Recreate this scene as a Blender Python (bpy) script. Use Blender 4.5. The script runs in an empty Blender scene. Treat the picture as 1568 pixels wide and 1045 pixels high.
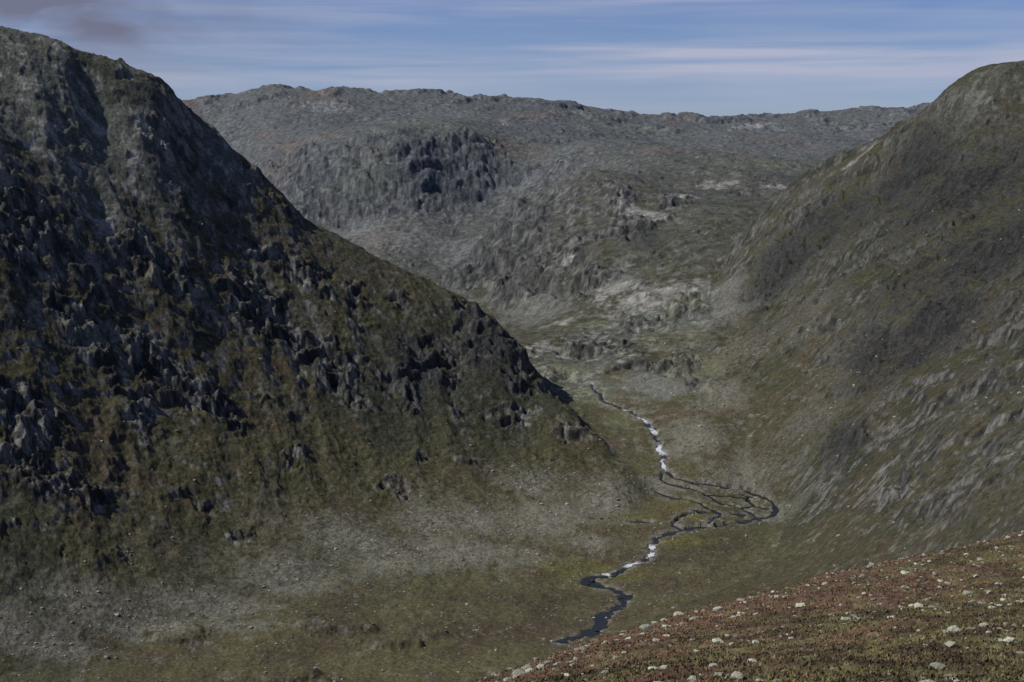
import bpy, math, time
import numpy as np
T0=time.time()
rng=np.random.default_rng(7)
FPX=2178.0; TH=math.radians(7.6); CT,ST=math.cos(TH),math.sin(TH)
def ray(px,py):
    a=(px-784)/FPX; v=(522.5-py)/FPX
    dy=CT+v*ST; dz=-ST+v*CT
    return a/dy, dz/dy
def P(px,py,D):
    u,t=ray(px,py); return (u,math.log(D),t*D)
def Z(px,z,D): return (((px-784)/FPX)/CT,math.log(D),z)
# ---------------------------------------------------------------- noise
_p=np.random.default_rng(3).permutation(4096).astype(np.int32)
_a=np.random.default_rng(4).uniform(0,2*np.pi,4096)
_gx=np.cos(_a).astype(np.float32); _gy=np.sin(_a).astype(np.float32)
def gn(x,y,seed=0):
    x=x+seed*17.31; y=y-seed*9.77
    xf=np.floor(x); yf=np.floor(y)
    xi=xf.astype(np.int32); yi=yf.astype(np.int32)
    fx=(x-xf).astype(np.float32); fy=(y-yf).astype(np.float32)
    def g(i,j,dx,dy):
        h=_p[(_p[(xi+i+seed*131)&4095]+yi+j)&4095]
        return _gx[h]*dx+_gy[h]*dy
    ux=fx*fx*fx*(fx*(fx*6-15)+10); uy=fy*fy*fy*(fy*(fy*6-15)+10)
    a=g(0,0,fx,fy); b=g(1,0,fx-1,fy); c=g(0,1,fx,fy-1); d=g(1,1,fx-1,fy-1)
    return 1.5*((a+(b-a)*ux)*(1-uy)+(c+(d-c)*ux)*uy)
def fbm(x,y,lam,octv=4,seed=0,gain=.5):
    s=0;a=1.0;n=0
    for o in range(octv):
        s=s+a*gn(x/lam,y/lam,seed+o); n+=a; a*=gain; lam=lam*.47
    return s/n
def ridged(x,y,lx,ly,octv=5,seed=0,gain=.55):
    s=0;a=1.0;n=0;w=1.0
    for o in range(octv):
        v=1-np.abs(gn(x/lx,y/ly,seed+o)); v=v*v*w
        s=s+a*v; n+=a; w=np.clip(v*1.6,0,1); a*=gain; lx*=.48; ly*=.48
    return s/n*1.2
def billow(x,y,lx,ly,octv=4,seed=0,gain=.5):
    s=0;a=1.0;n=0
    for o in range(octv):
        s=s+a*np.sqrt(np.abs(gn(x/lx,y/ly,seed+o))+.003); n+=a; a*=gain; lx*=.47; ly*=.47
    return s/n*1.1
def sst(a,b,x):
    t=np.clip((x-a)/(b-a),0,1); return t*t*(3-2*t)
def mix(a,b,t): return a+(b-a)*t
# ---------------------------------------------------------------- fields
def tps(pts):
    pts=np.array(pts,float); X=pts[:,:2]*np.array([1.6,1.0]); v=pts[:,2]; n=len(v)
    def k(r): return r**1.5
    A=np.zeros((n+3,n+3)); d=np.linalg.norm(X[:,None]-X[None],axis=2)
    A[:n,:n]=k(d)+np.eye(n)*1e-4; Q=np.c_[np.ones(n),X]; A[:n,n:]=Q; A[n:,:n]=Q.T
    w=np.linalg.lstsq(A,np.r_[v,0,0,0],rcond=None)[0]
    lo=pts[:,:2].min(0); hi=pts[:,:2].max(0)
    def grid(U,L):
        Uc=np.linspace(U.min(),U.max(),340); Lc=np.linspace(L.min(),L.max(),340)
        gu,gl=np.meshgrid(np.clip(Uc,lo[0],hi[0])*1.6,np.clip(Lc,lo[1],hi[1]))
        out=np.full(gu.shape,w[n])+w[n+1]*gu+w[n+2]*gl
        for i in range(n):
            out+=w[i]*k(np.hypot(gu-X[i,0],gl-X[i,1]))
        iu=np.interp(U,Uc,np.arange(340)); il=np.interp(L,Lc,np.arange(340))
        a=np.minimum(iu.astype(int),338); fa=iu-a; b=np.minimum(il.astype(int),338); fb=(il-b)[:,None]
        r=out[b]*(1-fb)+out[b+1]*fb
        return (r[:,a]*(1-fa)+r[:,a+1]*fa)
    return grid
ridge=[(-500,-70,1620),(-250,-20,1660),(0,42,1700),(90,68,1720),(170,92,1740),(230,116,1760),(262,140,1780),(285,170,1790),(340,214,1800),(400,272,1820),
(430,302,1830),(500,350,1840),(560,384,1840),(640,427,1830),(700,452,1810),(745,480,1790),(780,512,1770),(805,550,1745),(835,590,1720),(880,625,1680),(925,680,1620),(955,725,1560),(985,752,1510)]
Lp=[]
for a,b,c in ridge:
    p=P(a,b,c); Lp.append(p)
    Lp.append((p[0],math.log(c*1.08),p[2]-70)); Lp.append((p[0],math.log(c*1.3),min(p[2]-220,-380)))
for a,b,c in [(-400,200,1500),(-400,600,1250),(-400,900,1050),(0,120,1630),(0,200,1560),(0,350,1455),(0,500,1370),(0,650,1280),(0,800,1190),(0,900,1130),(0,1000,1075),
(150,180,1680),(150,300,1590),(150,450,1480),(150,600,1390),(150,750,1290),(150,900,1170),
(300,250,1740),(300,350,1650),(300,500,1540),(300,650,1430),(300,780,1330),(300,850,1265),(300,930,1190),
(450,380,1740),(450,500,1640),(450,650,1510),(450,780,1380),(450,870,1270),
(600,480,1730),(600,600,1620),(600,720,1500),(600,800,1400),(600,870,1300),
(700,540,1720),(700,650,1600),(700,750,1480),(700,830,1370),(800,610,1680),(800,700,1570),(800,780,1460),(900,720,1560),(900,780,1465)]:
    Lp.append(P(a,b,c))
Lp+=[Z(-400,-480,900),Z(0,-450,960),Z(300,-460,1060),Z(600,-460,1160),Z(800,-450,1250),Z(950,-440,1350),Z(1050,-450,1450),Z(1110,-470,1600),Z(980,-420,1750),Z(1050,-470,1900),Z(1300,-520,1600),Z(1300,-520,1200)]
Bp=[P(*p) for p in [(0,1045,1050),(300,1045,1050),(600,1045,1060),(850,1045,1040),(200,960,1170),(500,950,1170),(750,930,1210),(900,900,1265),(1000,840,1350),(1090,800,1410),(900,830,1370),(1000,770,1480),(1150,770,1490),(1020,740,1530),
(1015,700,1590),(985,650,1680),(940,620,1750),(900,590,1820),(850,560,1900),(800,530,2000),
(900,520,2080),(840,500,2250),(780,470,2500),(860,455,2450),(760,440,2650),(700,410,2850),(940,430,2400),(620,374,3250),(560,358,3350),(690,370,3300),(740,305,3560),
(900,262,3000),(980,325,2720),(1050,290,2950),(1000,250,3300),(1150,262,3100),(860,345,2760),(820,405,2600),(740,362,2950),(790,316,3050),(900,400,2500),
(1000,480,2180),(1050,420,2330),(1080,350,2550),(1000,400,2450),(950,560,1880),(1050,560,1880),(1100,520,1980),(1000,620,1740),(1080,640,1670),(1100,700,1570),
(450,300,3580),(520,335,3460),(600,305,3500),(700,268,3620),(480,240,3660),(600,230,3600),(700,205,3740),(400,200,4200),(560,195,4150),(650,180,4300),(760,200,4000),(820,240,3780),(900,222,3700),(300,220,4300),(300,350,3500),
(1000,215,4300),(1100,232,3900),(1200,217,4200),(1300,195,4800),(1300,222,3900),(1200,250,3400),(1450,200,4300),(1700,190,4500)]]
for a,b,c in [(740,362,2950),(790,316,3050),(900,262,3000),(690,395,2860),(840,290,3040)]:
    p=P(a,b,c); Bp.append((p[0],math.log(c*1.07),p[2]-60))
Bp.append(P(840,290,3040))
sky=[(-400,170,5000),(0,160,5000),(200,158,4900),(280,155,4800),(330,155,4800),(358,148,4800),(385,138,4800),(440,135,4800),(480,142,4850),(520,132,4850),(560,143,4900),(600,144,4900),(655,139,4900),(700,148,4950),(740,154,5000),(790,151,5000),(820,152,5100),(870,168,5200),(940,179,5300),(1000,186,5400),(1040,179,5400),(1080,188,5500),(1150,184,5500),(1220,175,5500),(1290,169,5500),(1350,172,5500),(1410,165,5500),(1568,162,5500),(2000,150,5500)]
for a,b,c in sky:
    p=P(a,b,c); Bp.append(p); Bp.append((p[0],math.log(c*1.15),p[2]-90)); Bp.append((p[0],math.log(c*1.7),p[2]-350))
Bp+=[Z(-500,-430,900),Z(0,-425,900),Z(500,-425,900),Z(1000,-425,900),Z(1500,-420,900),Z(-500,-420,1500),Z(0,-380,1900),Z(400,-350,2300),Z(-500,-300,3000),Z(300,-240,3000),Z(1500,-330,2200),Z(1500,-350,1500),Z(2000,-200,3000)]
Rp=[]
for a,b,c in [(2000,60,1900),(1800,70,1950),(1680,88,2050),(1568,97,2100),(1530,100,2110),(1490,113,2130),(1450,137,2160),(1420,165,2200),(1370,202,2350),(1320,237,2500),(1250,277,2600),(1180,322,2560)]:
    p=P(a,b,c); Rp.append(p); Rp.append((p[0],math.log(c*1.1),p[2]-70)); Rp.append((p[0],math.log(c*1.4),min(p[2]-260,-200)))
Rp+=[P(*p) for p in [(1130,372,2420),(1100,450,2180),(1120,560,1850),(1568,200,1950),(1450,250,2000),(1350,300,2080),(1250,360,2100),(1568,300,1780),(1450,350,1790),(1350,400,1820),(1250,450,1880),(1180,500,1930),
(1568,400,1550),(1450,450,1590),(1350,500,1640),(1250,550,1710),(1160,600,1740),(1568,500,1350),(1450,550,1410),(1350,600,1480),(1250,650,1540),(1170,700,1550),
(1568,600,1150),(1450,650,1230),(1350,700,1330),(1250,740,1430),(1200,775,1465),(1568,700,930),(1450,740,1040),(1350,780,1160),(1250,830,1270),(1200,860,1270),
(1568,780,750),(1450,820,850),(1350,850,990),(1200,890,1150),(1060,930,1190),(950,980,1130)]]
Rp+=[Z(1568,-165,500),Z(1568,-120,340),Z(1300,-280,700),Z(1300,-230,500),Z(1000,-360,800),Z(1000,-300,500),Z(700,-450,1000),Z(700,-420,600),Z(300,-430,600),Z(-400,-430,600),Z(-400,-480,1200),
Z(1000,-480,1500),Z(900,-430,1900),Z(950,-380,2300),Z(1000,-340,2700),Z(600,-500,2000),Z(2000,-100,700),Z(2000,-20,1200),Z(2000,70,1600),Z(600,-500,3500),Z(1800,-300,3500)]
Fp=[]
def PF(px,py,D):
    u,t=ray(px,py); return (u,math.log(D),t)
lip=[(-500,1500,120),(0,1300,130),(400,1150,140),(600,1090,150),(720,1058,165),(830,1012,180),(950,970,200),(1100,938,225),(1230,908,250),(1400,875,280),(1568,842,310),(2000,765,360)]
for a,b,c in lip:
    p=PF(a,b,c); Fp.append(p)
    z=p[2]*c
    for m,sl in ((1.35,.56),(2.2,.52),(3.5,.5),(6,.45)):
        D=c*m; Fp.append((p[0],math.log(D),(z-(D-c)*sl)/D))
Fp+=[PF(*p) for p in [(1568,905,170),(1568,982,100),(1568,1045,72),(1230,960,140),(1230,1045,78),(950,1008,130),(950,1047,92),(720,1084,100),(400,1200,85),(0,1350,80)]]
for px in (-500,0,400,784,1200,1600,2100):
    u=((px-784)/FPX)/CT
    for D,t in ((2,-1.0),(5,-.62),(12,-.53),(35,-.46-.03*(px<800))): Fp.append((u,math.log(D),t))
gL,gB,gR,gF=tps(Lp),tps(Bp),tps(Rp),tps(Fp)
def smax(a,b,k):
    return np.maximum(a,b)+k*np.log1p(np.exp(-np.abs(a-b)/k))
def base(U,Y):
    L=np.log(Y); F=gF(U,L)*Y[:,None]
    zl=gL(U,L); zb=gB(U,L); zr=gR(U,L)
    h=smax(smax(zl,zb,8.0),zr,8.0)
    h=smax(h,F,2.0)
    s=10.0
    mm=np.maximum.reduce([zl,zb,zr,F])
    ws=[np.exp((q-mm)/s) for q in (zl,zb,zr,F)]; t=sum(ws)
    return h,[w/t for w in ws]
def cols(n): 
    i=np.linspace(ray(-40,522)[0],ray(1608,522)[0],n)
    a=np.linspace(ray(-620,522)[0],i[0],80)[:-1]; b=np.linspace(i[-1],ray(2150,522)[0],80)[1:]
    return np.r_[a,i,b]
U=cols(1280)
Y=np.r_[np.geomspace(350,900,150)[:-1],np.geomspace(900,2050,800)[:-1],np.geomspace(2050,5700,540)[:-1],np.geomspace(5700,9000,20)]
H,W=base(U,Y)
UU=U[None,:].repeat(len(Y),0); YY=Y[:,None].repeat(len(U),1); XX=UU*YY
TAN=H/YY
def hit(px,py):
    u,t=ray(px,py); j=int(np.argmin(np.abs(U-u)))
    c=TAN[:,j]; k=np.nonzero(c>=t)[0]
    k=k[0] if len(k) else len(Y)-1
    if k>0:
        f=(t-c[k-1])/(c[k]-c[k-1]+1e-9); D=Y[k-1]+f*(Y[k]-Y[k-1])
    else: D=Y[0]
    return u*D,D,t*D
def blob(px,py,ax,ay,rotd=0):
    x0,y0,_=hit(px,py); c,s=math.cos(math.radians(rotd)),math.sin(math.radians(rotd))
    m=np.zeros(H.shape,np.float32)
    R=max(ax,ay)*2.6; r0,r1=np.searchsorted(Y,[y0-R,y0+R])
    dx=XX[r0:r1]-x0;dy=YY[r0:r1]-y0; a=(dx*c+dy*s)/ax; b=(-dx*s+dy*c)/ay
    m[r0:r1]=np.exp(-(a*a+b*b)); return m
def blobs(l):
    m=np.zeros(H.shape,np.float32)
    for b in l: m=np.maximum(m,blob(*b))
    return m
def sl_of(A):
    dU=np.gradient(A,U,axis=1); dY=np.gradient(A,Y,axis=0)
    return np.hypot(dU/YY,dY-UU/YY*dU)
# ------------------------------------------------ river paths
paths=[[(905,588,1),(912,600,1.5),(925,612,2),(955,628,2.4),(985,642,3),(998,660,3.4),(1008,680,3.2),(1015,700,3.4),(1019,718,3.4),(1030,730,3),(1060,738,3.2),(1100,746,3.2),(1140,753,3.2),(1172,763,3.4),(1186,774,3.6),(1182,787,3.6),(1160,796,4),(1120,800,4.5),(1080,804,6),(1045,812,5),(1012,822,4),(999,832,4),(1001,847,5),(985,857,5.5),(964,864,5),(950,873,5),(925,880,6),(903,884,6.5),(900,893,8),(925,900,8),(946,906,10),(957,916,11),(948,931,11),(930,941,9),(917,953,8),(907,966,8),(885,976,7),(860,984,6)],
[(1019,720,2),(1012,735,2),(1040,745,2.5),(1080,756,3),(1100,768,3),(1125,776,2.4),(1150,785,2.4),(1163,795,2.4)],
[(1005,752,1.6),(1035,762,2),(1075,772,2.4),(1096,785,2.4),(1085,800,2.4)],
[(1130,778,1.8),(1160,776,2.4),(1183,778,2.4)],
[(1080,756,2),(1110,758,2.2),(1140,764,2.2),(1160,776,2)],
[(1045,812,2),(1030,800,2),(1050,788,2),(1096,785,2)],
[(1060,781,5),(1072,782,9),(1084,783,5)],[(1120,788,4),(1132,789,8),(1142,790,4)],[(1135,759,3),(1146,760,7),(1156,761,3)],[(968,800,3),(980,801,5),(992,802,3)]]
foam=[(985,642,16),(998,660,14),(1011,688,20),(1018,712,18),(1000,838,11),(999,850,10),(966,864,13),(955,628,8),(1085,747,6),(930,879,5)]
foamw=[(hit(a,b)[0],hit(a,b)[1],c) for a,b,c in foam]
RP=[]
for pi_,pth in enumerate(paths):
    w=np.array([hit(a,b)+(c,) for a,b,c in pth])
    out=[]
    for i in range(len(w)-1):
        p0=w[max(i-1,0)];p1=w[i];p2=w[i+1];p3=w[min(i+2,len(w)-1)]
        n=max(3,int(np.hypot(*(p2-p1)[:2])/1.5))
        for t in np.arange(n)/n:
            out.append(.5*((2*p1)+(-p0+p2)*t+(2*p0-5*p1+4*p2-p3)*t*t+(-p0+3*p1-3*p2+p3)*t**3))
    out.append(w[-1]); out=np.array(out)
    out[:,2]=np.minimum.accumulate(out[:,2])
    k=np.ones(9)/9; zz=np.convolve(np.pad(out[:,2],4,'edge'),k,'valid'); out[:,2]=zz-.4
    m=np.arange(len(out))*1.5
    out[:,0]+=5*gn(m/24,m*0+.3,pi_+3)+2*gn(m/7,m*0+.7,pi_+13); out[:,1]+=7*gn(m/24,m*0+.3,pi_+23)+3*gn(m/7,m*0+.7,pi_+33)
    out[:,3]*=np.clip(1+1.3*gn(m/13,m*0+.4,pi_+40)+.9*gn(m/4,m*0+.4,pi_+50),.25,2.4)
    RP.append(out)
allR=np.vstack(RP)
rd=np.full(H.shape,999.0); rz=np.zeros(H.shape); rw=np.zeros(H.shape)
sel=(YY>1000)&(YY<1950)&(XX>allR[:,0].min()-50)&(XX<allR[:,0].max()+50)&(H<-270)
sx=XX[sel];sy=YY[sel]
bd=np.full(sx.shape,1e9);bi=np.zeros(sx.shape,int)
for i,(rx,ry,_,wd) in enumerate(allR):
    d=(sx-rx)**2+(sy-ry)**2; m=d<bd; bd[m]=d[m]; bi[m]=i
rd[sel]=np.sqrt(bd); rz[sel]=allR[bi,2]; rw[sel]=allR[bi,3]
print('river',time.time()-T0)
# ------------------------------------------------ displacement
wL,wB,wR,wF=W
aL=wL*sst(-400,-330,H); aR=wR*sst(-380,-280,H)*sst(500,900,YY); aB=wB*sst(1600,1950,YY)
wx=fbm(XX,YY,240,3,50)*45; wy=fbm(XX,YY,240,3,60)*45
def rot(ax,ay): 
    n=math.hypot(ax,ay); ax/=n; ay/=n
    return (XX*ay*-1+YY*ax)+wx, (XX*ax+YY*ay)+wy
nA=fbm(XX+wx,YY+wy,130,4,70,.6); nB=fbm(XX+wx,YY+wy,48,4,75,.6)
sH=sl_of(H); clB=sst(.42,.75,sH)*aB*sst(2200,2500,YY)
ocb=blobs([(520,570,45,55),(650,560,55,60),(740,520,50,60),(790,570,40,50),(600,750,35,40),(370,815,45,22),(50,640,60,50),(50,720,50,40),(240,400,70,40),(120,500,60,40),(400,470,60,50),(420,290,40,40),(250,215,35,25),(30,330,60,50),(880,655,40,30),(720,470,50,50),(470,420,60,45),(250,560,60,45),(330,620,50,35),(780,640,40,40),
 (1470,300,90,110),(1540,380,80,110),(1380,260,60,100),(1450,480,70,110),(1330,540,50,110),(1200,400,70,130),(1290,680,30,80),(1360,750,30,60),(1540,500,50,90),(1250,330,70,90),(1160,440,50,90),
 (980,335,70,80),(1040,310,60,80),(950,300,50,70),(900,440,80,80),(880,370,80,80),(1070,470,60,90),(980,500,60,80),(1040,560,40,60),(1080,590,50,60),(900,540,60,60),(850,575,40,50),
 (520,330,120,60),(600,310,120,60),(690,290,130,70),(460,310,90,60),(780,270,120,80),(840,320,60,60)])
oc=np.clip(sst(.42,.85,ocb*.9+.45*nA+.45*nB)+clB*sst(-.25,.25,nB+.2)+.85*sst(.12,.36,.55*nA+.75*nB)*(aL+.8*aR+.5*aB),0,1)
sL,dL=rot(.45,-.89); sR,dR=rot(-.4,.92); sR2,dR2=rot(-.8,-.55); sB,dB=rot(.25,-.97)
def terr(h,per,tilt,seed,lam=80,rough=.5):
    q=(h+tilt*XX+rough*per*fbm(XX,YY,lam,4,seed,.6))/per; f=q-np.floor(q)
    return (sst(.3,.7,f)-f)*per
bl1=billow(XX+wx*.6,YY+wy*.6,46,40,4,11,.5)-.5
fine=billow(XX+wx*.3,YY+wy*.3,14,12,3,15,.55)-.5
DL=10*fbm(XX,YY,170,3,5)+7*(ridged(sL,dL,60,220,4,1,.42)-.5)+oc*(11*bl1+5*(billow(sL,dL,24,34,3,6,.5)-.5))+(1.4+3.4*oc)*fine
G=H+DL*aL+aL*(.25+oc)*(terr(H,24,.28,80,70,1.6)*.5+terr(H,9,.25,84,30,1.1)*.5)
ledge=fbm(sR*3,dR,230,4,27,.45)
upR=sst(-330,-200,H)*(1-sst(60,100,H))
DR=8*fbm(XX,YY,190,3,25)+6*(ridged(sR2,dR2,110,420,3,21,.4)-.5)+upR*(6*sst(-.03,.08,ledge)+5*sst(.16,.24,ledge)+5*sst(-.26,-.18,ledge)-8)+oc*(9*bl1+3*(billow(sR,dR,24,70,4,28,.5)-.5))+(.8+2.6*oc)*fine
G=G+DR*aR+aR*(.15+oc)*(terr(H,24,-.15,90,80,1.2)*.45+terr(H,9,-.15,94,30,1.0)*.45)
DB=22*fbm(XX,YY,420,3,35,.45)+oc*(20*(billow(XX+wx,YY+wy,100,110,5,41,.52)-.5)+14*(billow(XX+wx,YY+wy,70,40,4,44)-.5))+6*(ridged(XX,YY+wy,150,100,4,47,.45)-.5)
farw=sst(1850,2500,YY)
G=G+DB*aB*mix(.7,1,farw)*mix(1,.5,sst(4300,4700,YY))+aB*(.15+oc)*(terr(H,48,.12,95,160,1.3)*.6+terr(H,17,.12,97,70,1.5)*.35)
G=G+aB*sst(4100,4600,YY)*(15*sst(.08,.40,fbm(XX,YY,150,4,130,.5))+4*fbm(XX,YY,40,3,133))
flat=np.clip(wB*(1-sst(1600,1950,YY))+wF,0,1)
mnd=blobs([(270,975,28,18),(510,960,40,14),(590,985,30,12),(420,1035,45,14),(650,970,25,10)])
G=G+5*sst(.2,.7,mnd+.3*fbm(XX,YY,12,3,9))+flat*(4.5*fbm(XX,YY,75,4,101,.5))+1.4*fbm(XX,YY,16,3,102)+(aL+aR+aB)*(1+1.0*oc)*(1.3*fbm(XX,YY,11,4,110,.65))+.4*fbm(XX,YY,4,2,114)
nearr=1-sst(4,40,rd); G=mix(G,H+.7*fbm(XX,YY,9,3,102),nearr*.85)
inn=1-sst(.0,1,(rd-rw*.5)/3.5); G=mix(G,rz-.6,inn*(rd<900))
G[0:6]-=1.0
print('disp',time.time()-T0)
# ------------------------------------------------ colours
slope=sl_of(G)
n1=fbm(XX,YY,260,4,200); n2=fbm(XX,YY,60,4,210); n3=fbm(XX,YY,11,4,220,.65); n4=fbm(XX+wx,YY+wy,30,5,230,.65)
stR=fbm(sR*2.2,dR,70,4,240,.6); stL=fbm(sL*2.0,dL,90,4,244,.6); stF=fbm(sR2*2.5,dR2,130,3,248,.6); stB=fbm(sB*2,dB,110,4,249,.6)
def C(*c): return np.array(c,np.float32)
def cmix(A,B,t): return A*(1-t[...,None])+B*t[...,None]
one=np.ones(G.shape)
olive=C(.072,.070,.036); brown=C(.083,.066,.040); dgreen=C(.046,.050,.031)
grass=cmix(olive*one[...,None],brown,sst(-.2,.4,n2+.5*n3)); grass=cmix(grass,dgreen,sst(-.1,.4,n1+.4*n4))
rock=cmix(C(.033,.034,.033)*one[...,None],C(.19,.188,.170),sst(-.25,.5,n4+.8*n3))
rock=cmix(rock,C(.15,.125,.085),sst(.15,.5,n2+.4*n3)*.35)
scree=cmix(C(.215,.21,.17)*one[...,None],C(.105,.10,.072),sst(-.25,.3,1.3*n3+.3*n4))
thr=one*1.0
for m in (wL,wB,wR):
    mm=(m>.5)&(YY>900)
    thr=np.where(mm,np.percentile(slope[mm][::7],62),thr)
rm=sst(-.22,.30,(slope-thr)*.7+.45*n4+.45*n3+.5*(oc-.40)+.10*stL*wL+.12*stR*wR)
col=cmix(grass,rock,rm)
gcov=cmix(C(.125,.128,.106)*one[...,None],C(.070,.074,.057),sst(-.2,.2,n3))
hi=sst(-190,20,G)*wL+sst(1700,2300,YY)*wB*.95+wR*sst(-320,-120,G)*.8
col=cmix(col,gcov*mix(1,.8,wR)[...,None],np.clip(hi,0,1)*sst(-.4,.2,n4+.5*n2)*(1-.75*rm)*.85)
col=cmix(col,C(.13,.127,.10),aL*sst(.15,.45,stL+.5*n3)*(1-rm)*.45)
sc=blobs([(830,800,70,60),(720,850,80,45),(600,860,60,45),(450,885,55,35),(330,930,55,30),(230,960,50,28),(60,980,60,25),(930,770,40,60),(1000,745,25,30),(700,800,60,50),(380,960,50,20),(540,830,50,40),(820,740,40,40),(150,930,50,25),(900,830,30,30),
 (1150,530,60,110),(1220,480,55,120),(1100,600,60,80),(1060,670,45,60),(1150,730,45,50),(1210,780,35,40),(1250,640,60,60),(1040,520,50,120),(1300,560,40,90)])
sc=sc+.35*wL*np.exp(-((H+372)/26)**2)
scm=sst(.12,1.0,sc+.8*n4+.9*n3+.35*n2)
col=cmix(col,scree*mix(1,.68,wR)[...,None],scm*(1-.6*rm*(1-wB))*.85)
sc2=blobs([(620,368,170,90),(700,385,120,90),(820,480,80,130),(560,350,90,80),(1090,470,70,150),(1000,590,50,70),(800,280,60,60),(950,430,30,120)])
col=cmix(col,C(.165,.17,.15),sst(.3,.8,sc2+.4*n4)*(1-.4*rm)*.8)
col=cmix(col,C(.045,.046,.046),clB*sst(-.1,.45,stB+.6*n4+.1)*.6)  # shade of the back cliffs painted into the rock colour, in streaks
sl=blobs([(1000,325,50,60),(960,320,40,50),(1040,305,50,40),(830,530,35,70),(500,165,110,120),(1000,175,130,120),(1160,195,150,150),(1270,245,110,20),(1320,233,60,20),(1200,290,70,30),(870,395,22,30),(930,450,50,60),(770,190,30,80),(1100,280,60,60),(850,500,40,60)])
col=cmix(col,C(.31,.30,.27),sst(.45,1.05,sl*1.0+.7*n4+.4*n3-.05)*.85)
ug=blobs([(80,150,160,90),(170,210,90,60),(330,230,40,60),(950,510,110,170),(1060,480,80,120),(860,560,70,100),(900,600,60,60),(100,250,120,40),(40,80,120,60),(1490,150,120,70),(920,550,60,60)])
col=cmix(col,cmix(C(.105,.112,.095)*one[...,None],C(.26,.26,.225),sst(-.05,.45,n4+.6*n3)),sst(.35,.8,ug+.45*n4)*.8*mix(1,.6,wR))
yg=blobs([(900,610,50,50),(860,570,40,60),(1060,560,60,60),(560,270,120,90),(1050,470,50,60),(1150,250,200,150),(700,190,300,250),(950,640,30,40),(980,200,300,200),(1020,520,60,60),(900,500,50,60)])
col=cmix(col,C(.120,.126,.066),sst(.3,.9,yg+.5*n4)*.6*(1-.5*rm))
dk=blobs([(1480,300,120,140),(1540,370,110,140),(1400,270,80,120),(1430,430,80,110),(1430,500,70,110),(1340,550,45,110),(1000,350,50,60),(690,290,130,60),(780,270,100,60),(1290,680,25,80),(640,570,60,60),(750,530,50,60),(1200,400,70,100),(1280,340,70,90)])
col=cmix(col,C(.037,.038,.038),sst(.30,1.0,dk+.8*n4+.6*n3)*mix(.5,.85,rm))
rl=wR*(1-sst(-240,-130,G)); col=cmix(col,C(.078,.062,.037),rl*sst(-.2,.35,stR+.5*n3)*.5*(1-.6*rm))
col=cmix(col,C(.135,.132,.105),wR*sst(.15,.45,stF+.6*n3)*.3*(1-rm))
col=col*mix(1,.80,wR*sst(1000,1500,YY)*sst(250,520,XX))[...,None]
fl=wB*(1-sst(1520,1650,YY)); col=cmix(col,cmix(C(.098,.088,.044)*one[...,None],C(.064,.050,.031),sst(-.2,.3,n2+.6*n3)),fl*(1-scm)*.7)
mr_=blobs([(980,795,40,20),(1060,775,45,25),(1100,790,45,20),(1130,768,30,15),(880,870,45,28),(960,880,25,20),(1050,830,40,15)]); col=cmix(col,C(.100,.094,.030),sst(.2,.8,mr_+.5*n3+.3*n4)*.6)
bank=(1-sst(2,13,rd))*sst(-.2,.3,n3+.1); col=cmix(col,C(.17,.165,.145),bank*.6)
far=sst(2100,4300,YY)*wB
col=cmix(col,C(.145,.168,.198),far*.45)  # distance haze painted into the vertex colour as a bluish tint
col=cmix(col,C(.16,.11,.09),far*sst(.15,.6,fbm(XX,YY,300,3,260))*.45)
col=np.clip(col*(1+.5*n3[...,None]),0.01,1)
print('cols',time.time()-T0)
def link(o): bpy.context.scene.collection.objects.link(o); return o
def mesh_obj(name,V,F,colr=None,mat=None,smooth=True):
    k=F.shape[1]; me=bpy.data.meshes.new(name)
    me.vertices.add(len(V)); me.vertices.foreach_set('co',np.ascontiguousarray(V,dtype=np.float32).ravel())
    me.loops.add(F.size); me.loops.foreach_set('vertex_index',np.ascontiguousarray(F,dtype=np.int32).ravel())
    me.polygons.add(len(F)); me.polygons.foreach_set('loop_start',np.arange(0,F.size,k,dtype=np.int32))
    me.polygons.foreach_set('loop_total',np.full(len(F),k,dtype=np.int32))
    me.polygons.foreach_set('use_smooth',np.full(len(F),smooth))
    if colr is not None:
        at=me.attributes.new('Col','FLOAT_COLOR','POINT')
        at.data.foreach_set('color',np.c_[colr,np.ones(len(colr))].astype(np.float32).ravel())
    me.update(calc_edges=True)
    if mat: me.materials.append(mat)
    return link(bpy.data.objects.new(name,me))
def gridfaces(nr,nc):
    i=np.arange(nr*nc).reshape(nr,nc)
    return np.stack([i[:-1,:-1],i[:-1,1:],i[1:,1:],i[1:,:-1]],-1)
def N(nt,t,**k):
    n=nt.nodes.new(t)
    for a,b in k.items(): setattr(n,a,b)
    return n
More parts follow.
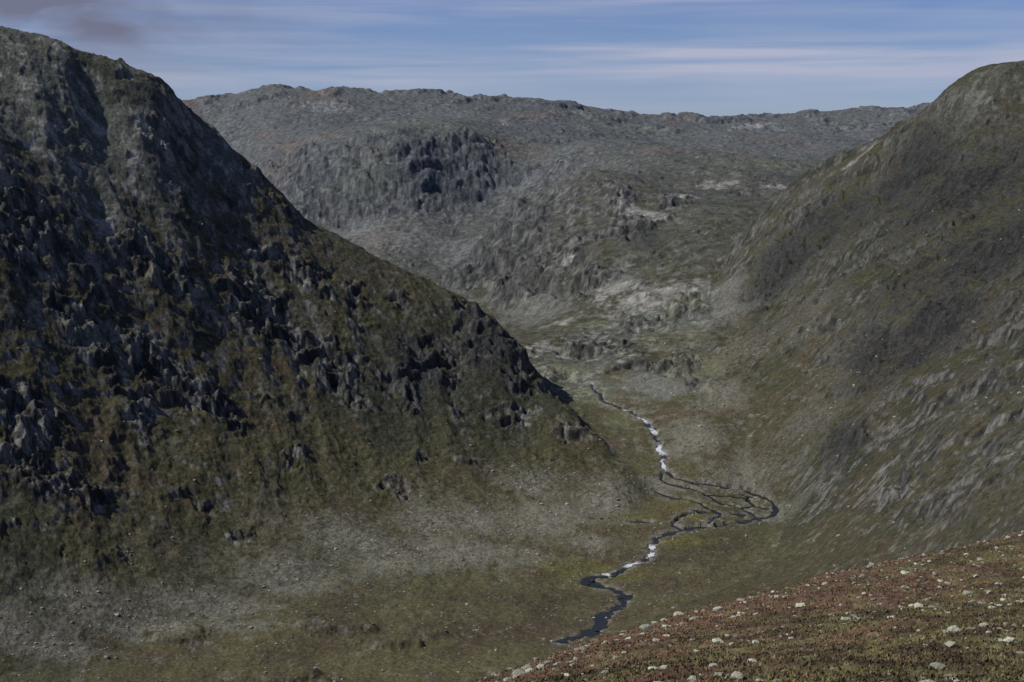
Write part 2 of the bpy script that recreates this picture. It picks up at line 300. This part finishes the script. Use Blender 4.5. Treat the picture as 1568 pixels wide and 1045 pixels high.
def ground_mat(name,s1,s2,bd1,bd2,speck=None,rough=.95,lo=.42,hi=1.7):
    m=bpy.data.materials.new(name); m.use_nodes=True; nt=m.node_tree; nt.nodes.clear(); L=nt.links.new
    out=N(nt,'ShaderNodeOutputMaterial'); b=N(nt,'ShaderNodeBsdfPrincipled'); b.inputs['Roughness'].default_value=rough
    b.inputs['Specular IOR Level'].default_value=.15
    at=N(nt,'ShaderNodeAttribute',attribute_name='Col'); g=N(nt,'ShaderNodeNewGeometry')
    n1=N(nt,'ShaderNodeTexNoise'); n1.inputs['Scale'].default_value=s1; n1.inputs['Detail'].default_value=6; n1.inputs['Roughness'].default_value=.75
    n2=N(nt,'ShaderNodeTexNoise'); n2.inputs['Scale'].default_value=s2; n2.inputs['Detail'].default_value=4
    L(g.outputs['Position'],n1.inputs['Vector']); L(g.outputs['Position'],n2.inputs['Vector'])
    mr=N(nt,'ShaderNodeMapRange'); mr.inputs[1].default_value=.3; mr.inputs[2].default_value=.7; mr.inputs[3].default_value=lo; mr.inputs[4].default_value=hi
    L(n1.outputs[0],mr.inputs[0])
    mx=N(nt,'ShaderNodeVectorMath',operation='SCALE'); L(at.outputs['Color'],mx.inputs[0]); L(mr.outputs[0],mx.inputs['Scale'])
    cur=mx.outputs[0]
    if speck:
        sc,th,colr=speck
        v=N(nt,'ShaderNodeTexVoronoi'); v.inputs['Scale'].default_value=sc; L(g.outputs['Position'],v.inputs['Vector'])
        m1=N(nt,'ShaderNodeMapRange'); m1.inputs[1].default_value=th; m1.inputs[2].default_value=th*.6; L(v.outputs['Distance'],m1.inputs[0])
        m2=N(nt,'ShaderNodeMapRange'); m2.inputs[1].default_value=.48; m2.inputs[2].default_value=.65; m2.inputs[4].default_value=.7
        L(n2.outputs[0],m2.inputs[0])
        mm=N(nt,'ShaderNodeMath',operation='MULTIPLY'); L(m1.outputs[0],mm.inputs[0]); L(m2.outputs[0],mm.inputs[1])
        cx=N(nt,'ShaderNodeMix',data_type='RGBA'); L(mm.outputs[0],cx.inputs[0]); L(cur,cx.inputs[6]); cx.inputs[7].default_value=(*colr,1); cur=cx.outputs[2]
    L(cur,b.inputs['Base Color'])
    b1=N(nt,'ShaderNodeBump'); b1.inputs['Distance'].default_value=bd1; L(n1.outputs[0],b1.inputs['Height'])
    b2=N(nt,'ShaderNodeBump'); b2.inputs['Distance'].default_value=bd2; L(n2.outputs[0],b2.inputs['Height']); L(b1.outputs[0],b2.inputs['Normal'])
    L(b2.outputs[0],b.inputs['Normal']); L(b.outputs[0],out.inputs[0]); return m
m_mtn=ground_mat('mountain_ground',.22,.08,3.2,4,(.3,.2,(.15,.15,.125)))
m_far=ground_mat('far_ground',.07,.025,8,9)
m_val=ground_mat('valley_ground',.35,.12,1.2,1.2,(.35,.27,(.24,.235,.20)))
m_hill=ground_mat('heath_ground',2.5,.6,.12,.3,(1.6,.25,(.34,.32,.25)))
F4=gridfaces(*G.shape).reshape(-1,4)
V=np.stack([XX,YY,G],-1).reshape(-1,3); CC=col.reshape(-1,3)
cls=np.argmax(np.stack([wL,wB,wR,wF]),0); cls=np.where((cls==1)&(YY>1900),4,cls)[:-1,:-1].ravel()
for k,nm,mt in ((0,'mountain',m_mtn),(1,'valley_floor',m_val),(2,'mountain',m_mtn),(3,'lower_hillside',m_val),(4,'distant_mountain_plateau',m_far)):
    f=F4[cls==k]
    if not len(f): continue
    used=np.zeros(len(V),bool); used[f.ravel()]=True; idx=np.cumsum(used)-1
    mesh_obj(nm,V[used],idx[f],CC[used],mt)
print('mesh',time.time()-T0)
# ------------------------------------------------ near hillside
U2=np.r_[np.linspace(U[0],ray(560,900)[0],120)[:-1],np.linspace(ray(560,900)[0],ray(1608,900)[0],900)[:-1],np.linspace(ray(1608,900)[0],U[-1],80)]
Y2=np.r_[np.geomspace(2,45,60)[:-1],np.geomspace(45,360,620)]
H2=gF(U2,np.log(Y2))*Y2[:,None]
X2=U2[None]*Y2[:,None]; YY2=Y2[:,None].repeat(len(U2),1)
near2=sst(2,25,YY2)
a1=fbm(X2,YY2,38,3,300); a2=fbm(X2,YY2,7,4,310); a3=fbm(X2,YY2,1.3,3,320,.65)
G2=H2+near2*(1.9*a1+.8*a2+.24*a3)+(-0.3)*(YY2>340)
s=sst(-.25,.3,a2+.4*a3)
c2=cmix(C(.108,.092,.040)*np.ones(G2.shape)[...,None],C(.056,.044,.025),s)
redm=sst(-.10,.4,fbm(X2*.5,YY2,16,4,330)+.6*a3+.7*np.exp(-((YY2/(130+500*np.clip(X2/YY2,0,.4))-1)/.4)**2)-.2)
c2=cmix(c2,C(.135,.072,.050),redm*.65)
c2=cmix(c2,C(.16,.148,.070),sst(.02,.38,fbm(X2,YY2,4.5,4,340,.6))*.6)
c2=cmix(c2,C(.03,.022,.014),sst(.1,.4,fbm(X2,YY2,2.2,4,350,.6))*.6)
c2=c2*(1+.45*a3[...,None])
F2=gridfaces(*G2.shape).reshape(-1,4)
mesh_obj('hillside',np.stack([X2,YY2,G2],-1).reshape(-1,3),F2,np.clip(c2,.008,1).reshape(-1,3),m_hill)
def samp(Ug,Yg,A,x,y):
    u=x/y; iu=np.interp(u,Ug,np.arange(len(Ug))); iy=np.interp(y,Yg,np.arange(len(Yg)))
    a=np.minimum(iu.astype(int),len(Ug)-2); b=np.minimum(iy.astype(int),len(Yg)-2); fa=iu-a; fb=iy-b
    return (A[b,a]*(1-fa)+A[b,a+1]*fa)*(1-fb)+(A[b+1,a]*(1-fa)+A[b+1,a+1]*fa)*fb
import bmesh
def ico(sub,seed):
    bm=bmesh.new(); bmesh.ops.create_icosphere(bm,subdivisions=sub,radius=1)
    v=np.array([p.co[:] for p in bm.verts]); f=np.array([[q.index for q in p.verts] for p in bm.faces]); bm.free()
    r=np.random.default_rng(seed)
    for _ in range(9):
        n=r.normal(size=3); n/=np.linalg.norm(n); d=r.uniform(.45,.85); t=v@n; v=v-np.outer(np.maximum(t-d,0),n)
    v*=1+.06*r.normal(size=(len(v),1)); return v,f
def rocks(name,pos,size,sub,mat,colr):
    vs=[];fs=[];cs=[];off=0; bases=[ico(sub,s) for s in range(8)]
    for i,(p,s) in enumerate(zip(pos,size)):
        v,f=bases[i%8]; a=rng.uniform(0,6.28); c,sn=math.cos(a),math.sin(a)
        q=v*np.array([1,rng.uniform(.6,1),rng.uniform(.4,.75)])*s
        q=np.c_[q[:,0]*c-q[:,1]*sn,q[:,0]*sn+q[:,1]*c,q[:,2]]+p+np.array([0,0,.05*s])
        vs.append(q);fs.append(f+off);off+=len(q)
        cs.append(np.tile(colr*rng.uniform(.45,1.2)*(1+rng.normal(size=3)*.03),(len(q),1)))
    return mesh_obj(name,np.vstack(vs),np.vstack(fs),np.vstack(cs),mat,False)
m_rock=ground_mat('boulder_stone',6,1.5,.06,.08); m_rock2=ground_mat('scree_stone',1.0,.3,.2,.2)
n=15000; yy=np.sqrt(rng.uniform(40**2,320**2,n)); uu=rng.uniform(-.3,.45,n); xx=uu*yy
dens=gn(xx/22,yy/22,5)+.6*gn(xx/6,yy/6,6)+.25; k=dens>rng.uniform(-.3,1.1,n); xx,yy=xx[k],yy[k]
sz=np.clip(rng.lognormal(-1.6,.65,len(xx)),.08,.95)
rocks('boulders',np.c_[xx,yy,samp(U2,Y2,G2,xx,yy)],sz,2,m_rock,np.array([.36,.36,.275]))
n=110000; yy=rng.uniform(950,2000,n); uu=rng.uniform(-.4,.4,n); xx=uu*yy
sm=samp(U,Y,scm,xx,yy); fm=samp(U,Y,fl,xx,yy); rdd=samp(U,Y,rd,xx,yy)
k=((rng.uniform(0,1,n)<sm*.35+fm*.05+.02+.25*(rdd<16)))&(rdd>2.5); xx,yy=xx[k][:15000],yy[k][:15000]
rocks('scree_boulders',np.c_[xx,yy,samp(U,Y,G,xx,yy)],np.clip(rng.lognormal(-.35,.55,len(xx)),.3,3.4),1,m_rock2,np.array([.27,.262,.22]))
# ------------------------------------------------ heath tufts
n=150000; yy=np.exp(rng.uniform(math.log(45),math.log(330),n)); uu=rng.uniform(-.12,.42,n); xx=uu*yy
zz=samp(U2,Y2,G2,xx,yy); cr=np.stack([samp(U2,Y2,c2[...,i],xx,yy) for i in range(3)],-1)
ht=rng.uniform(.06,.20,n)*(1+yy/400); wd=ht*rng.uniform(.3,.7,n); a=rng.uniform(0,6.28,n)
dx=np.cos(a)*wd; dy=np.sin(a)*wd; lx=rng.normal(size=n)*ht*.5; ly=rng.normal(size=n)*ht*.5
tv=np.stack([np.c_[xx-dx,yy-dy,zz-.03],np.c_[xx+dx,yy+dy,zz-.03],np.c_[xx+lx,yy+ly,zz+ht]],1).reshape(-1,3)
tc=np.clip(cr*rng.uniform(.8,2.0,(n,1))+rng.uniform(0,.03,(n,1))*np.array([1,.85,.4]),.01,1).repeat(3,0)
mg=bpy.data.materials.new('heath_blades'); mg.use_nodes=True; b=mg.node_tree.nodes['Principled BSDF']; b.inputs['Roughness'].default_value=.9; b.inputs['Specular IOR Level'].default_value=.1
at=N(mg.node_tree,'ShaderNodeAttribute',attribute_name='Col'); mg.node_tree.links.new(at.outputs['Color'],b.inputs['Base Color'])
mesh_obj('heath_grass',tv,np.arange(3*n).reshape(-1,3),tc,mg,False)
# ------------------------------------------------ river
mw=bpy.data.materials.new('river_water'); mw.use_nodes=True; nt=mw.node_tree; b=nt.nodes['Principled BSDF']
at=N(nt,'ShaderNodeAttribute',attribute_name='Col'); g=N(nt,'ShaderNodeNewGeometry')
nz=N(nt,'ShaderNodeTexNoise'); nz.inputs['Scale'].default_value=.45; nz.inputs['Detail'].default_value=5; nz.inputs['Roughness'].default_value=.75
nt.links.new(g.outputs['Position'],nz.inputs['Vector'])
ad=N(nt,'ShaderNodeMath',operation='ADD'); nt.links.new(at.outputs['Fac'],ad.inputs[0]); nt.links.new(nz.outputs[0],ad.inputs[1])
mr=N(nt,'ShaderNodeMapRange'); mr.inputs[1].default_value=.95; mr.inputs[2].default_value=1.3; nt.links.new(ad.outputs[0],mr.inputs[0])
cx=N(nt,'ShaderNodeMix',data_type='RGBA'); nt.links.new(mr.outputs[0],cx.inputs[0]); cx.inputs[6].default_value=(.018,.020,.021,1); cx.inputs[7].default_value=(.58,.61,.63,1)
nt.links.new(cx.outputs[2],b.inputs['Base Color'])
mr2=N(nt,'ShaderNodeMapRange'); mr2.inputs[3].default_value=.25; mr2.inputs[4].default_value=.8; nt.links.new(mr.outputs[0],mr2.inputs[0]); nt.links.new(mr2.outputs[0],b.inputs['Roughness'])
b.inputs['Specular IOR Level'].default_value=.3
bp=N(nt,'ShaderNodeBump'); bp.inputs['Distance'].default_value=.5; nt.links.new(nz.outputs[0],bp.inputs['Height']); nt.links.new(bp.outputs[0],b.inputs['Normal'])
vs=[];fs=[];cs=[];off=0
for ri,o in enumerate(RP):
    t=np.gradient(o[:,:2],axis=0); t/=np.linalg.norm(t,axis=1)[:,None]+1e-9; nn=np.c_[-t[:,1],t[:,0]]
    for j in range(5):
        q=(j/4-.5)*(o[:,3]+1.2); vs.append(np.c_[o[:,0]+nn[:,0]*q,o[:,1]+nn[:,1]*q,o[:,2]-.05-.03*ri])
    for j in range(4):
        A=off+j*len(o)+np.arange(len(o)-1); fs.append(np.stack([A,A+1,A+1+len(o),A+len(o)],-1))
    fo=np.zeros(len(o))
    for a,bq,c in foamw: fo=np.maximum(fo,np.exp(-((o[:,0]-a)**2+(o[:,1]-bq)**2)/c**2))
    cs.append(np.tile(np.c_[fo,fo,fo]*.72+.14,(5,1))); off+=5*len(o)
mesh_obj('river',np.vstack(vs),np.vstack(fs),np.vstack(cs),mw)
# ------------------------------------------------ light
EL,AZ=math.radians(46),math.radians(-100)
sd=(math.sin(AZ)*math.cos(EL),math.cos(AZ)*math.cos(EL),math.sin(EL))
from mathutils import Vector
s=bpy.data.lights.new('sun','SUN'); s.energy=4.0; s.angle=math.radians(.5); s.color=(1,.95,.87)
so=link(bpy.data.objects.new('sun',s)); so.rotation_euler=Vector(sd).to_track_quat('Z','Y').to_euler(); so.location=(0,0,500)
w=bpy.data.worlds.new('World'); bpy.context.scene.world=w; w.use_nodes=True; nt=w.node_tree; bg=nt.nodes['Background']; L=nt.links.new
sk=N(nt,'ShaderNodeTexSky'); sk.sky_type='NISHITA'; sk.sun_disc=False; sk.sun_elevation=EL; sk.sun_rotation=AZ; sk.altitude=1500; sk.air_density=1.0; sk.dust_density=.3; sk.ozone_density=2.0
tc=N(nt,'ShaderNodeTexCoord')
def clouds(scale,nscale,lo,hi,dist,det=6,off=(0,0,0)):
    mp=N(nt,'ShaderNodeMapping'); mp.inputs['Scale'].default_value=scale; mp.inputs['Location'].default_value=off; L(tc.outputs['Generated'],mp.inputs[0])
    n=N(nt,'ShaderNodeTexNoise'); n.inputs['Scale'].default_value=nscale; n.inputs['Detail'].default_value=det; n.inputs['Distortion'].default_value=dist; L(mp.outputs[0],n.inputs['Vector'])
    r=N(nt,'ShaderNodeMapRange'); r.inputs[1].default_value=lo; r.inputs[2].default_value=hi; L(n.outputs[0],r.inputs[0]); return r.outputs[0]
def mathn(op,a,b,cl=False):
    m=N(nt,'ShaderNodeMath',operation=op,use_clamp=cl)
    for i,q in enumerate((a,b)):
        if isinstance(q,(int,float)): m.inputs[i].default_value=q
        else: L(q,m.inputs[i])
    return m.outputs[0]
sep=N(nt,'ShaderNodeSeparateXYZ'); L(tc.outputs['Generated'],sep.inputs[0])
def bump1(src,c,wd):
    d=mathn('SUBTRACT',src,c); d=mathn('DIVIDE',d,wd); d=mathn('MULTIPLY',d,d); d=mathn('MULTIPLY',d,-1.0); return mathn('EXPONENT',d,0)
c1=clouds((1.5,1,26),2.2,.40,.62,.5); c1b=clouds((3,2,60),2.0,.35,.68,.6,7,(4,2,1))
band=mathn('ADD',bump1(sep.outputs[2],.060,.017),mathn('MULTIPLY',bump1(sep.outputs[2],.098,.009),.5))
cc=mathn('MULTIPLY',mathn('ADD',mathn('MULTIPLY',c1,.85),mathn('MULTIPLY',c1b,.5)),mathn('ADD',mathn('MULTIPLY',band,.95),.15),True)
tint=N(nt,'ShaderNodeMix',data_type='RGBA',blend_type='MULTIPLY'); tint.inputs[0].default_value=1; tint.inputs[7].default_value=(.60,.67,.98,1); L(sk.outputs[0],tint.inputs[6])
mx=N(nt,'ShaderNodeMix',data_type='RGBA'); L(cc,mx.inputs[0]); L(tint.outputs[2],mx.inputs[6]); mx.inputs[7].default_value=(5.2,5.6,7.2,1)
cusrc=clouds((2.2,2.2,5),4.0,.34,.58,.3,8,(3,1,2)); mk=mathn('MULTIPLY',bump1(sep.outputs[0],-.28,.085),bump1(sep.outputs[2],.092,.032))
cu=mathn('MULTIPLY',cusrc,mathn('MULTIPLY',mk,1.4),True)
mx2=N(nt,'ShaderNodeMix',data_type='RGBA'); L(cu,mx2.inputs[0]); L(mx.outputs[2],mx2.inputs[6]); mx2.inputs[7].default_value=(2.1,2.25,3.3,1)
L(mx2.outputs[2],bg.inputs['Color']); bg.inputs['Strength'].default_value=.08
# ------------------------------------------------ camera
cd=bpy.data.cameras.new('camera'); cd.lens=50; cd.sensor_width=36; cd.clip_start=.5; cd.clip_end=30000
co=link(bpy.data.objects.new('camera',cd)); co.rotation_euler=(math.radians(90)-TH,0,0); bpy.context.scene.camera=co
sc_=bpy.context.scene; sc_.view_settings.view_transform='Standard'; sc_.view_settings.look='None'; sc_.view_settings.exposure=0
print('done',time.time()-T0)
